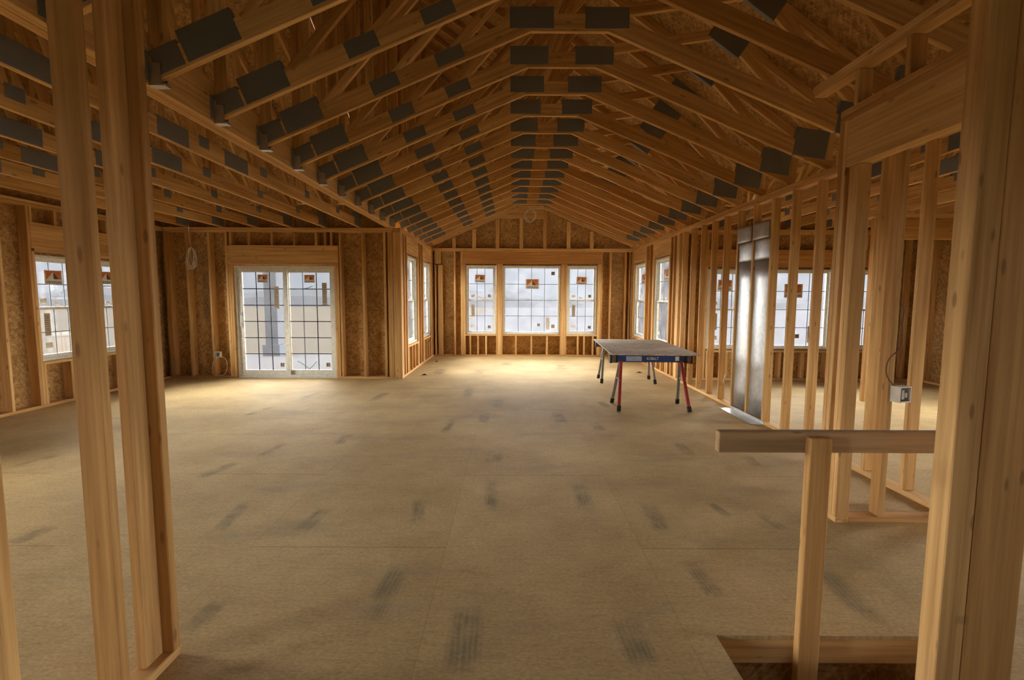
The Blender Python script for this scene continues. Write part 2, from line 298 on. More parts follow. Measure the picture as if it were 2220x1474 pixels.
tag(panel('wall_bay_right', (3.09, 8.70, -.3), (0, 1, 0), (0, 0, 1), 3.44, 3.0, [(a - 8.7, b - 8.7, .849, 2.57) for a, b in BW], -.012, OSB), 'sheathing of the short bay wall behind the saw table', 'wall', kind='structure')
tag(panel('wall_door', (-6.29, 8.70, -.3), (1, 0, 0), (0, 0, 1), 4.18, 3.4, [(6.29 - 4.95, 6.29 - 3.155, .3, 2.32)], -.012, OSB), 'strand board sheathing of the wall around the sliding door', 'wall', kind='structure')
LW = [(6.25, 7.03), (7.10, 7.88)]
tag(panel('wall_left', (-6.29, 8.70, -.3), (0, -1, 0), (0, 0, 1), 8.7 - Y0, 3.3, [(8.7 - b, 8.7 - a, .9, 2.30) for a, b in LW + [(2.2, 3.0), (-1.6, -.8)]], -.012, OSB), 'strand board sheathing of the long side wall with the twin window', 'wall', kind='structure')
RW = [(3.47, 4.24), (4.37, 5.69), (5.84, 6.61)]
tag(panel('wall_right_room', (3.09, 8.70, -.3), (1, 0, 0), (0, 0, 1), 4.35, 3.4, [(a - 3.09, b - 3.09, .86, 2.29) for a, b in RW], -.012, OSB), 'sheathing of the far wall of the side room behind the partition', 'wall', kind='structure')
tag(panel('wall_right', (7.44, Y0, -.3), (0, 1, 0), (0, 0, 1), 8.7 - Y0, 3.3, [(a - Y0, b - Y0, .86, 2.29) for a, b in ((5.0, 6.0), (.5, 1.5))], -.012, OSB), 'sheathing of the outer wall of the side room', 'wall', kind='structure')

tag(panel('wall_rear_light_block', (7.45, Y0, -.3), (-1, 0, 0), (0, 0, 1), 13.76, 9.2, [(4.9, 7.2, .7, 2.45)], -.012, ABSORB), 'added dark wall behind the viewer, blocking stray daylight', 'wall', kind='structure')  # unseen wall added to close off light; opening sized to light the near posts
tag(panel('ceiling_rear_light_block', (-6.3, Y0, 2.86), (1, 0, 0), (0, 1, 0), 13.75, 1.25 - Y0, [], .02, ABSORB), 'added dark low ceiling behind the viewer, blocking rear light', 'ceiling', kind='structure')  # unseen ceiling added so rear light stays off the trusses
tag(panel('wall_upper_light_block', (-6.3, 1.25, 2.86), (1, 0, 0), (0, 0, 1), 13.75, 6.2, [], -.012, ABSORB), 'added dark screen above the low ceiling, shading the trusses', 'wall', kind='structure')  # unseen screen over that ceiling, added to block rear light from the trusses
# ------------------------------------------------------------------ roofs
S = .7; TX, TZ = 2.02, 3.93                     # main roof: top chord centre passes (TX,TZ), rising towards the left
def topz(x): return TZ + S * (TX - x)
def deckz(x): return topz(x) + .056
n_ = Vector((-S, 0, -1)).normalized()
d_ = Vector((1, 0, -S)).normalized(); lenx = (3.40 + 2.3) * math.sqrt(1 + S * S)
tag(panel('ceiling_main_roof_deck', (-2.3, Y0, deckz(-2.3)), d_, (0, 1, 0), lenx, 12.5 - Y0, [], .012, OSB), 'strand board roof deck above the vaulted trusses', 'roof', kind='structure')
SW = .5
def wingz(y): return 3.02 + SW * (8.9 - y)
dw = Vector((0, -1, SW)).normalized(); lw = (8.9 - Y0) * math.sqrt(1 + SW * SW)
tag(panel('ceiling_left_roof_deck', (-6.5, 8.9, wingz(8.9)), (1, 0, 0), dw, 4.2, lw, [], -.012, OSB), 'strand board roof deck over the flat trusses beside the sliding door', 'roof', kind='structure')
tag(panel('ceiling_right_roof_deck', (3.15, 8.9, wingz(8.9)), (1, 0, 0), dw, 4.4, lw, [], -.012, OSB), 'strand board roof deck over the side room', 'roof', kind='structure')
# vertical boarding that closes the attics between the roofs
tag(prism('wall_attic_left', [(12.5, 2.70), (12.5, 7.0), (Y0, 8.9), (Y0, 8.75), (8.9, 3.02), (8.72, 2.70)], .012, OSB, org=(-2.29, 0, 0), xd=(0, 1, 0), yd=(0, 0, 1)), 'strand board attic wall beyond the long beam', 'wall', kind='structure')
tag(prism('wall_attic_right', [(12.5, 2.72), (12.5, 3.24), (8.9, 3.24), (8.4, 3.27), (Y0, 8.75), (Y0, 3.3), (8.72, 3.3), (8.72, 2.72)], .012, OSB, org=(3.16, 0, 0), xd=(0, 1, 0), yd=(0, 0, 1)), 'strand board attic wall above the partition', 'wall', kind='structure')
tag(prism('wall_attic_outer_left', [(8.9, 2.7), (8.9, 3.02), (Y0, wingz(Y0)), (Y0, 2.7)], .012, OSB, org=(-6.302, 0, 0), xd=(0, 1, 0), yd=(0, 0, 1)), 'gable boarding above the long side wall', 'wall', kind='structure')
tag(prism('wall_attic_outer_right', [(8.9, 2.9), (8.9, 3.02), (Y0, wingz(Y0)), (Y0, 2.9)], .012, OSB, org=(7.45, 0, 0), xd=(0, 1, 0), yd=(0, 0, 1)), 'gable boarding above the outer wall of the side room', 'wall', kind='structure')

# ------------------------------------------------------------------ trusses
def edge(a, b, w, up=1):
    """centre line of a member whose lower edge runs a-b in the plane"""
    (x0, z0), (x1, z1) = a, b; dx, dz = x1 - x0, z1 - z0; l = math.hypot(dx, dz); nx, nz = -dz / l * w / 2 * up, dx / l * w / 2 * up
    return (x0 + nx, z0 + nz), (x1 + nx, z1 + nz)
def memb(T, name, a, b, w, mat=LUM, t=.038, axis='y'):
    y = T.location.y; x = T.location.x
    if axis == 'y':
        A, B = Vector((a[0], y, a[1])), Vector((b[0], y, b[1])); d = (B - A).normalized(); s = Vector((-d.z, 0, d.x))
    else:
        A, B = Vector((x, a[0], a[1])), Vector((x, b[0], b[1])); d = (B - A).normalized(); s = Vector((0, -d.z, d.y))
    return board(name, A, B, w, t, s, mat, T)
def gus(T, c, w_, h_, ang=0, axis='y', t=.0415):
    ca, sa = math.cos(ang) * w_ / 2, math.sin(ang) * w_ / 2
    return memb(T, 'connector_plate', (c[0] - ca, c[1] - sa), (c[0] + ca, c[1] + sa), h_, TPLATE, t, axis)
AL = math.atan(.417); AT = -math.atan(S)
def vault_truss(y, label, hang):
    T = empty('vaulted_roof_truss', (0, y, 2.69), 0, label, 'roof truss', 'vaulted roof trusses')
    memb(T, 'bottom_chord', *edge((-2.085, 2.69), (.14, 3.62), .14), .14)
    memb(T, 'collar_chord', (.115, 3.69), (.795, 3.69), .14)
    memb(T, 'bottom_chord', *edge((.77, 3.62), (3.03, 2.685), .14), .14)
    memb(T, 'top_chord', (-2.085, topz(-2.085)), (3.36, topz(3.36)), .089)
    memb(T, 'end_web', (-2.04, 2.80), (-2.04, topz(-2.04) - .05), .089)
    memb(T, 'web', (-1.70, 2.95), (-1.70, topz(-1.70) - .05), .089)
    memb(T, 'heel_web', (3.0, 2.78), (3.0, topz(3.0) - .05), .089)
    for x0, z0 in ((-1.55, 3.045), (-.98, 3.28), (-.50, 3.48), (-.10, 3.66)):
        x1 = (topz(0) - z0 + 1.12 * x0) / (1.12 + S) - .03; memb(T, 'web', (x0, z0), (x1, z0 + 1.12 * (x1 - x0)), .064)
    memb(T, 'web', (.30, 3.70), (.72, 4.78), .064)
    memb(T, 'web', (.86, 3.78), (1.93, 3.93), .089); memb(T, 'web', (2.05, 3.87), (2.86, 3.03), .089)
    gus(T, (.15, 3.725), .36, .17); gus(T, (.76, 3.725), .36, .17)
    gus(T, (-1.74, 2.955), .34, .19, AL); gus(T, (-1.05, 3.21), .24, .12, AL); gus(T, (-.52, 3.43), .24, .11, AL)
    gus(T, (2.02, 3.90), .36, .22, AT); gus(T, (2.83, 2.94), .32, .26, -.15)
    gus(T, (-1.985, 2.83), .18, .15, AL)
    if hang:
        bm = bmesh.new(); yy = .028
        bm_box(bm, (-2.092, -yy, 2.675), (-2.0, yy, 2.688)); bm_box(bm, (-2.092, -yy - .04, 2.70), (-2.088, -yy + .005, 2.86)); bm_box(bm, (-2.092, yy - .005, 2.70), (-2.088, yy + .04, 2.86))
        bm_box(bm, (-2.09, -yy, 2.688), (-2.02, -yy + .003, 2.80)); bm_box(bm, (-2.09, yy - .003, 2.688), (-2.02, yy, 2.80))
        h = link('joist_hanger', bm_mesh(bm, 'joist_hanger'), GALV, T); h.location = (0, 0, -2.69)
    return T
YT = [4.11 + .606 * k for k in range(-3, 13)]
for k, y in enumerate(YT):
    r = len(YT) - 1 - k
    vault_truss(y, f'vaulted roof truss with dark plates, {ORD[r]} one counted from the far gable', y < 8.4)
g = empty('gable_end_truss', (0, 11.97, 2.69), 0, 'plain scissor framed end truss lying against the far gable boards', 'roof truss')
memb(g, 'bottom_chord', *edge((-1.95, 2.74), (.14, 3.62), .089), .089); memb(g, 'collar_chord', (.14, 3.6645), (.77, 3.6645), .089); memb(g, 'bottom_chord', *edge((.77, 3.62), (2.95, 2.72), .089), .089)
memb(g, 'top_chord', (-2.085, topz(-2.085)), (3.36, topz(3.36)), .089)
boxb('block', -.32, .77, 11.955, 11.99, 3.40, 3.61, LUM, g)
for i, x in enumerate((-1.44, -.945, -.37, .22, .80, 1.385, 1.96)):
    zt = 3.61 if .1 < x < .9 else (3.62 + (x - .14) * .417 - .03 if x < .14 else 3.62 - (x - .77) * .417 - .03)
    tb('gable_stud', f'short flat gable stud above the far windows, {ORD[i]} from the sliding door side', 'stud', 'gable studs', x - .045, x + .045, 12.0, 12.038, 2.68, zt)
def wing_truss(x, label, group, seed):
    T = empty('flat_bottom_truss', (x, 8.6, 2.68), 0, label, 'roof truss', group); rr = random.Random(seed)
    memb(T, 'bottom_chord', (8.70, 2.752), (-.6, 2.752), .14, axis='x')
    memb(T, 'top_chord', (8.85, wingz(8.85) - .06), (-.6, wingz(-.6) - .06), .089, axis='x')
    ys = (7.5, 6.4, 5.3, 4.3, 3.3, 2.1)
    for i, y in enumerate(ys):
        memb(T, 'web', (y, 2.822), (y, wingz(y) - .11), .064, axis='x')
        if i < len(ys) - 1: memb(T, 'web', (y - .06, 2.83), (ys[i + 1] + .08, wingz(ys[i + 1]) - .13), .064, axis='x')
        gus(T, (y, 2.80), .14, .10, 0, 'x')
    gus(T, (8.45, 2.81), .34, .22, 0, 'x'); gus(T, (4.75 + rr.uniform(-.06, .06), 2.76), .40, .15, 0, 'x'); gus(T, (3.92, 2.76), .36, .15, 0, 'x'); gus(T, (2.68, 2.76), .50, .15, 0, 'x')
    return T
for i, x in enumerate((-2.70, -3.31, -3.91, -4.52, -5.12, -5.73)):
    wing_truss(x, f'flat ceiling truss over the sliding door side, {ORD[i]} one out from the beam', 'flat trusses by the sliding door', i)
for i, x in enumerate((3.62, 4.23, 4.83, 5.44, 6.05, 6.65)):
    wing_truss(x, f'flat ceiling truss over the side room, {ORD[i]} one past the partition', 'flat trusses over the side room', i + 9)
# the long built-up beam
T = empty('built_up_beam', (-2.16, 4, 2.68), 0, 'long laminated timber beam carrying the hangers between the two ceilings', 'beam')
for i in range(4): boxb('ply', -2.23 + i * .0352, -2.23 + (i + 1) * .0352 - .0015, -.6, 8.62, 2.68 + (.006, .0, .003, .001)[i], 2.97, LUM, T)

# ------------------------------------------------------------------ door wall framing
Yd = 8.56
def dstud(name, label, x0, x1, z0=.038, z1=2.604, mat=LUM, cat='stud', d=.14): return tb(name, label, cat, 'framing of the sliding door wall', x0, x1, Yd, Yd + d, z0, z1, mat=mat)
DW = 'in the sliding door wall'
tb('bottom_plate', 'floor plate under the wall left of the sliding door', 'plate', 'framing of the sliding door wall', -6.15, -4.955, Yd, Yd + .14, 0, .038)
tb('bottom_plate', 'floor plate between the sliding door and the bay corner', 'plate', 'framing of the sliding door wall', -3.15, -2.112, Yd, Yd + .14, 0, .038)
tb('top_plate', 'lower board of the double top plate above the sliding door', 'plate', 'framing of the sliding door wall', -6.15, -2.112, Yd, Yd + .14, 2.604, 2.641)
tb('top_plate', 'upper board of the double top plate above the sliding door', 'plate', 'framing of the sliding door wall', -6.15, -2.112, Yd, Yd + .14, 2.642, 2.679)
dstud('wall_stud', 'corner stud where the sliding door wall meets the long side wall', -6.149, -6.06)
dstud('wall_stud', f'stud {DW}, beside the hanging white cable coil toward the side wall', -5.77, -5.732)
dstud('wall_stud', f'stud {DW} holding the outlet box below the cable coil', -5.375, -5.337)
dstud('king_stud', 'full height stud hard against the handle side of the sliding door', -5.068, -5.03)
dstud('jack_stud', 'outer short stud under the door header on the handle side', -5.028, -4.99, z1=2.036); dstud('jack_stud', 'inner short stud touching the door frame on the handle side', -4.99, -4.953, z1=2.036)
dstud('jack_stud', 'inner short stud touching the door frame on the bay side', -3.152, -3.114, z1=2.036); dstud('jack_stud', 'outer short stud under the door header on the bay side', -3.113, -3.075, z1=2.036)
dstud('king_stud', 'full height stud just past the bay side of the door header', -3.06, -3.022)
dstud('wall_stud', f'stud {DW} midway between the door and the bay corner', -2.66, -2.622)
dstud('wall_stud', f'stud {DW} next to the bay corner', -2.275, -2.237)
dstud('wall_stud', 'flat corner stud tying the door wall to the bay wall', -2.205, -2.116)
dstud('door_header', 'wide timber header above the sliding glass door', -5.028, -3.075, 2.075, 2.37, cat='header', d=.115)
dstud('header_plate', 'thin board under the sliding door header', -5.028, -3.075, 2.037, 2.074, cat='plate')
for i, x in enumerate((-4.97, -4.64, -4.235, -3.85, -3.46, -3.30, -3.19)): dstud('cripple_stud', f'short cripple stud on the sliding door header, {ORD[i]} from its handle side', x - .019, x + .019, 2.37, 2.604)

# ------------------------------------------------------------------ back wall framing
Yb = 12.0
def bstud(name, label, x0, x1, z0=.038, z1=2.604, mat=LUM, cat='stud'): return tb(name, label, cat, 'framing of the far window wall', x0, x1, Yb, Yb + .138, z0, z1, mat=mat)
bstud('bottom_plate', 'floor plate along the far window wall', -1.968, 2.948, 0, .038, cat='plate')
bstud('top_plate', 'lower board of the double plate over the far windows', -1.968, 2.948, 2.604, 2.641, cat='plate'); bstud('top_plate', 'upper board of the double plate over the far windows', -1.968, 2.948, 2.642, 2.679, cat='plate')
bstud('wall_stud', 'far corner stud of the window wall on the sliding door side', -1.93, -1.89, z1=2.27); bstud('corner_block', 'flat block above the dark slot in the far corner', -1.93, -1.79, 2.30, 2.604, cat='block')
bstud('wall_stud', 'wide flat stud beside the dark slot in the far corner', -1.845, -1.735, z1=2.27)
bstud('wall_stud', 'thin stud between the far corner and the first far window', -1.45, -1.412)
for i, x in enumerate((-1.28, -1.241, -1.202)): bstud('jack_stud' if i else 'king_stud', f'stud packed beside the far window nearest the sliding door, {ORD[i]} from the corner', x, x + .038, z1=2.604 if i == 0 else 2.30)
for i, x in enumerate((-.396, -.357, -.318, -.279)): bstud('jack_stud', f'packed stud on the door side of the picture window, {ORD[i]} from the narrow window', x, x + .038, z1=2.30)
for i, x in enumerate((1.206, 1.245, 1.284, 1.323)): bstud('jack_stud', f'packed stud on the saw table side of the picture window, {ORD[i]} from its glass', x, x + .038, z1=2.30)
for i, x in enumerate((2.127, 2.166, 2.205)): bstud('jack_stud' if i < 2 else 'king_stud', f'stud packed beside the far window above the saw table, {ORD[i]} from the glass', x, x + .038, z1=2.30 if i < 2 else 2.604)
bstud('wall_stud', 'thin stud in the far wall above the saw table', 2.42, 2.458); bstud('wall_stud', 'corner stud of the far wall behind the saw table', 2.80, 2.838); bstud('wall_stud', 'stud in the far corner touching the bay wall behind the saw table', 2.90, 2.938)
bstud('window_header', 'long dark orange header over the three far windows', -1.24, 2.204, 2.302, 2.603, LUMD, 'header')
for nm, x0, x1, xs in (('narrow far window nearest the sliding door', -1.163, -.397, (-1.05, -.854, -.65)), ('picture window', -.241, 1.205, (.10, .49, .88)), ('narrow far window over the saw table', 1.362, 2.126, (1.655, 1.81, 2.03))):
    bstud('sill_plate', f'rough sill board under the {nm}', x0, x1, .51, .547, cat='plate')
    for i, x in enumerate(xs): bstud('cripple_stud', f'{ORD[i]} short stud from the door side below the {nm}', x - .019, x + .019, .038, .51)

# ------------------------------------------------------------------ bay walls
for side, xa, xb, nm in ((-1, -2.11, -1.97, 'bay wall by the sliding door'), (1, 2.95, 3.09, 'bay wall behind the saw table')):
    G = f'framing of the {nm}'
    def ws(name, label, y0, y1, z0=.038, z1=2.604, cat='stud'): return tb(name, label, cat, G, xa, xb, y0, y1, z0, z1)
    ws('bottom_plate', f'floor plate of the {nm}', 8.561, 12.13, 0, .038, 'plate'); ws('top_plate', f'lower top plate of the {nm}', 8.561, 12.13, 2.604, 2.641, 'plate'); ws('top_plate', f'upper top plate of the {nm}', 8.561, 12.13, 2.642, 2.679, 'plate')
    for i in range(4): ws('corner_stud', f'{ORD[i]} stud of the near corner pack of the {nm}', 8.562 + i * .038, 8.5985 + i * .038)
    ws('wall_stud', f'lone stud before the near window of the {nm}', 8.86, 8.898)
    for k, (a, b) in enumerate(BW):
        wn = f'{"near" if k == 0 else "far"} window of the {nm}'
        for i in range(2): ws('jack_stud', f'{"outer" if i == 0 else "inner"} near side stud at the {wn}', a - .078 + i * .039, a - .04 + i * .039, z1=2.30)
        for i in range(2): ws('jack_stud', f'{"inner" if i == 0 else "outer"} far side stud at the {wn}', b + .001 + i * .039, b + .039 + i * .039, z1=2.30)
        ws('window_header', f'pale header board over the {wn}', a - .078, b + .078, 2.302, 2.603, 'header'); ws('sill_plate', f'rough sill under the {wn}', a, b, .51, .547, 'plate')
        for i in range(4):
            y = a + .06 + i * (b - a - .12) / 3; ws('cripple_stud', f'{ORD[i]} short stud below the {wn}', y - .019, y + .019, .038, .51)
    ws('wall_stud', f'lone stud between the two windows of the {nm}', 10.38, 10.418); ws('wall_stud', f'stud at the far end of the {nm}', 11.95, 11.988)

# ------------------------------------------------------------------ long side wall (left) and outer wall (right)
G = 'framing of the long side wall'
def ls(name, label, y0, y1, z0=.038, z1=2.604, cat='stud', mat=LUM): return tb(name, label, cat, G, -6.29, -6.151, y0, y1, z0, z1, mat=mat)
ls('bottom_plate', 'floor plate of the long side wall', Y0, 8.558, 0, .038, 'plate'); ls('top_plate', 'lower top plate of the long side wall', Y0, 8.558, 2.604, 2.641, 'plate'); ls('top_plate', 'upper top plate of the long side wall', Y0, 8.558, 2.642, 2.679, 'plate')
for i, y in enumerate((5.83, 5.40, 4.98, 4.57, 4.16, 3.75)): ls('wall_stud', f'stud of the long side wall, {ORD[i]} on the near side of the twin window', y - .019, y + .019)
ls('king_stud', 'full height stud on the near side of the twin window', 6.172, 6.21); ls('jack_stud', 'short stud touching the near side of the twin window', 6.211, 6.249, z1=2.036)
ls('jack_stud', 'post between the two halves of the twin window', 7.034, 7.096, z1=2.036); ls('jack_stud', 'short stud touching the far side of the twin window', 7.882, 7.92, z1=2.036); ls('king_stud', 'full height stud on the far side of the twin window', 7.921, 7.959)
ls('wall_stud', 'stud of the long side wall close to the far corner', 8.34, 8.378)
ls('window_header', 'timber header over the twin window', 6.211, 7.92, 2.075, 2.37, 'header'); ls('header_plate', 'flat board on the twin window header', 6.211, 7.92, 2.372, 2.408, 'plate'); ls('header_plate', 'thin board under the twin window header', 6.25, 7.881, 2.038, 2.074, 'plate')
for i, y in enumerate((6.235, 6.57, 6.98, 7.39, 7.8)): ls('cripple_stud', f'short stud above the twin window header, {ORD[i]} from the near end', y - .019, y + .019, 2.41, 2.604)
for k, (a, b) in enumerate(LW):
    wn = ('near', 'far')[k]; ls('sill_plate', f'rough sill under the {wn} half of the twin window', a, b, .56, .597, 'plate')
    for i, y in enumerate((a + .02, a + .40, b - .02)): ls('cripple_stud', f'{ORD[i]} short stud under the {wn} half of the twin window', y - .019, y + .019, .038, .56)
G = 'framing of the side room walls'
def rs(name, label, x0, x1, z0=.038, z1=2.604, cat='stud', mat=LUM): return tb(name, label, cat, G, x0, x1, 8.56, 8.69, z0, z1, mat=mat)
rs('bottom_plate', 'floor plate of the far wall in the side room', 3.105, 7.28, 0, .038, 'plate'); rs('top_plate', 'lower top plate of the far wall in the side room', 3.105, 7.28, 2.604, 2.641, 'plate'); rs('top_plate', 'upper top plate of the far wall in the side room', 3.105, 7.28, 2.642, 2.679, 'plate')
rs('window_header', 'orange header over the windows of the side room', 3.39, 6.69, 2.032, 2.33, 'header', LUMD)
for i in range(9): x = 3.45 + i * .4; rs('cripple_stud', f'short stud above the header in the side room, {ORD[i]} past the partition', x - .019, x + .019, 2.33, 2.604)
for nm, x0, x1 in (('first', *RW[0]), ('middle', *RW[1]), ('last', *RW[2])):
    rs('sill_plate', f'rough sill under the {nm} side room window past the partition', x0, x1, .51, .547, 'plate')
    k = 4 if nm == 'middle' else 3
    for i in range(k): x = x0 + .03 + i * (x1 - x0 - .06) / (k - 1); rs('cripple_stud', f'short stud under the {nm} side room window, {ORD[i]} past the partition', x - .019, x + .019, .038, .51)
for i, (a, b) in enumerate(((3.39, 3.466), (4.244, 4.366), (5.694, 5.836), (6.614, 6.69))): rs('jack_stud', f'post beside the side room windows, {ORD[i]} past the partition', a, b, z1=2.03)
rs('wall_stud', 'stud in the far wall of the side room just past the partition', 3.18, 3.218); rs('wall_stud', 'stud near the outer corner of the side room', 7.02, 7.058)
def os_(name, label, y0, y1, z0=.038, z1=2.604, cat='stud'): return tb(name, label, cat, G, 7.30, 7.425, y0, y1, z0, z1)
os_('bottom_plate', 'floor plate of the outer wall of the side room', 3.5, 8.69, 0, .038, 'plate'); os_('top_plate', 'top plate of the outer wall of the side room', 3.5, 8.69, 2.604, 2.679, 'plate')
for i, y in enumerate((8.45, 8.05, 7.64, 7.24, 6.83, 6.42)): os_('wall_stud', f'stud of the outer side room wall, {ORD[i]} from its far corner', y - .019, y + .019)
tb('hall_header', 'wide header crossing the side room behind the near closet', 'header', G, 5.1, 7.28, 6.8, 6.89, 2.31, 2.602); tb('hall_plate', 'top plate lying on the wide header in the side room', 'plate', G, 5.0, 7.28, 6.8, 6.89, 2.604, 2.679)
tb('hall_stud', 'stud carrying the wide header inside the side room', 'stud', G, 5.06, 5.098, 6.8, 6.89, 0, 2.602); tb('hall_stud', 'stud at the outer wall end of the wide header in the side room', 'stud', G, 7.24, 7.278, 6.8, 6.89, 0, 2.308)

# ------------------------------------------------------------------ partition between the rooms
G = 'framing of the partition'
PX0, PX1 = 2.945, 3.034
def ps(name, label, y0, y1, z0=.038, z1=2.604, cat='stud'): return tb(name, label, cat, G, PX0, PX1, y0, y1, z0, z1)
ps('bottom_plate', 'long floor plate of the open stud partition', 3.17, 8.558, 0, .038, 'plate'); ps('top_plate', 'lower long top plate of the open stud partition', 3.17, 8.558, 2.604, 2.641, 'plate'); ps('top_plate', 'upper long top plate of the open stud partition', 3.17, 8.558, 2.642, 2.679, 'plate')
PS = [3.50, 3.905, 4.31, 4.715, 5.13, 5.53, 5.94, 6.35, 6.755, 7.16, 7.565, 7.97, 8.37]
for i, y in enumerate(PS):
    j = len(PS) - 1 - i; extra = ' facing a metal duct' if i in (5, 6, 7) else ''
    ps('partition_stud', f'upright stud of the open partition, {ORD[j]} from the bay{extra}', y, y + .038)
# galvanized wall ducts
for nm, y0, y1 in (('nearer', 5.575, 5.93), ('farther', 5.985, 6.34)):
    D = empty('wall_duct', (2.96, (y0 + y1) / 2, .04), 0, f'tall shiny sheet metal duct in the partition, {nm} of the pair', 'duct', 'metal ducts in the partition')
    def pan(name, z0, z1, xx, gap=0.0, flare=.0):
        bm = bmesh.new(); c = .012
        for (a, b) in ((z0, z1),):
            P = [(xx, y0 + gap + c), (xx + c, y0 + gap), (PX1 - .003, y0 + gap), (PX1 - .003, y1 - gap), (xx + c, y1 - gap), (xx, y1 - gap - c)]
            n = len(P); rows = []
            for k in range(9):
                z = a + (b - a) * k / 8; rows.append([bm.verts.new((x + (random.uniform(-.0025, .0025) if i in (0, 5) else 0), y, z)) for i, (x, y) in enumerate(P)])
            for r0, r1 in zip(rows, rows[1:]):
                for i in range(n): bm.faces.new((r0[i], r0[(i + 1) % n], r1[(i + 1) % n], r1[i]))
            bm.faces.new(rows[0][::-1]); bm.faces.new(rows[-1])
        me = bm_mesh(bm, name)
        for f in me.polygons: f.use_smooth = abs(f.normal.z) < .5 and abs(f.normal.x) > .3
        o = link(name, me, GALV, D); o.matrix_basis = Matrix.Translation(-D.location); return o
    pan('duct_pipe', .045, 1.93, 2.965, .004); pan('duct_collar', 1.935, 2.17, 2.958, .0); pan('duct_elbow', 2.175, 2.37, 2.925, .0)
bm = bmesh.new(); bm_box(bm, (2.80, 5.50, .0015), (2.944, 6.36, .004)); bm_box(bm, (2.94, 5.50, .0015), (2.9435, 6.36, .040))
o = tag(link('metal_flashing', bm_mesh(bm, 'metal_flashing'), GALV), 'bright bent metal strip on the floor below the ducts', 'flashing')
# leaning scrap stick
tag(board('scrap_stick', (3.03, 6.93, .055), (2.985, 6.62, .42), .035, .018, (0, 0, 1), LUMW), 'short grey stick leaning between the partition studs', 'stick')

# ------------------------------------------------------------------ near closet framing (right)
G = 'framing of the near closet'
def cl(name, label, *a, cat='stud'): return tb(name, label, cat, G, *a)
CX0, CX1 = 2.135, 2.224
cl('bottom_plate', 'short floor plate of the closet front under the pale stud pack', CX0, CX1, 3.045, 3.24, 0, .038, cat='plate')
cl('jack_stud', 'near short stud of the pale pack at the closet corner', CX0, CX1, 3.05, 3.088, .038, 2.308); cl('jack_stud', 'second short stud of the pale pack at the closet corner', CX0, CX1, 3.0885, 3.1265, .038, 2.308)
cl('king_stud', 'full height stud at the back of the pale closet pack', CX0, CX1, 3.165, 3.203, .038, 2.604); cl('king_stud', 'flat board at the back edge of the pale closet pack', CX0, CX1, 3.2035, 3.2415, .038, 2.604)
cl('opening_header', 'wide knotty header over the closet opening beside the big post', CX0, CX1, 1.75, 3.163, 2.31, 2.603, cat='header')
cl('top_plate', 'lower plate board on the knotty closet header', CX0, CX1, 1.75, 3.243, 2.604, 2.641, cat='plate'); cl('top_plate', 'upper plate board on the knotty closet header', CX0, CX1, 1.75, 3.243, 2.642, 2.679, cat='plate')
for i, y in enumerate((3.09, 2.70, 2.31)): cl('cripple_stud', f'short upright between the two closet plates, {ORD[i]} from the far end', CX0, CX1, y, y + .038, 2.68, 2.886)
cl('raised_plate', 'lower raised plate board above the closet header', CX0, CX1, 1.75, 3.54, 2.888, 2.925, cat='plate'); cl('raised_plate', 'upper raised plate board above the closet header', CX0, CX1, 1.75, 3.56, 2.926, 2.963, cat='plate')
cl('cross_plate', 'floor plate of the closet cross wall behind the rail', 2.228, 2.943, 3.05, 3.139, 0, .038, cat='plate'); cl('cross_plate', 'top plate of the closet cross wall', 2.228, 2.943, 3.05, 3.139, 2.604, 2.679, cat='plate')
cl('wall_stud', 'stud standing alone in the closet cross wall', 2.42, 2.458, 3.05, 3.139, .038, 2.604); cl('wall_stud', 'end stud of the closet cross wall beside the big post', 2.86, 2.94, 3.05, 3.139, .038, 2.604)
# ------------------------------------------------------------------ foreground post, rail, stair opening
P = empty('built_up_post', (1.67, 1.66, -2.4), 0, 'thick built up timber post standing closest at the stair opening', 'post')
boxb('ply', 1.531, 1.6235, 1.62, 1.70, -2.4, 2.9, LUM, P); boxb('ply', 1.625, 1.81, 1.62, 1.70, -2.4, 2.9, LUM, P)
R = tb('guard_rail_board', 'horizontal two by four guard rail nailed behind the short rail post', 'rail', None, .86, 1.80, 1.945, 1.983, .832, .921, mat=LUMW)
tb('rail_post', 'short upright two by four holding the guard rail at the stair opening', 'post', None, 1.216, 1.305, 1.905, 1.943, -.42, .905)
tb('rim_board', 'timber rim board facing the stair opening under the floor edge', 'joist', None, .9, 1.868, 1.985, 2.02, -.135, -.021); tb('trimmer_joist', 'dark joist along the long edge of the stair opening', 'joist', None, .86, .898, -.88, 1.98, -.26, -.021)
tag(panel('wall_stair', (.86, 2.04, -2.4), (1, 0, 0), (0, 0, 1), 1.05, 2.37, [], -.02, OSB), 'boarding at the back of the stair opening', 'wall', kind='structure')
tag(panel('wall_stair_side', (.86, -.9, -2.4), (0, 1, 0), (0, 0, 1), 2.95, 2.13, [], .02, OSB), 'boarding along the side of the stair opening', 'wall', kind='structure')
tag(panel('floor_lower', (.8, -1.0, -2.42), (1, 0, 0), (0, 1, 0), 1.4, 3.1, [], -.02, SLAB), 'basement floor at the bottom of the stair opening', 'floor', kind='structure')
tag(panel('wall_stair_far', (1.9, -.9, -2.4), (0, 1, 0), (0, 0, 1), 2.95, 2.37, [], -.02, OSB), 'boarding on the far side of the stair opening', 'wall', kind='structure')
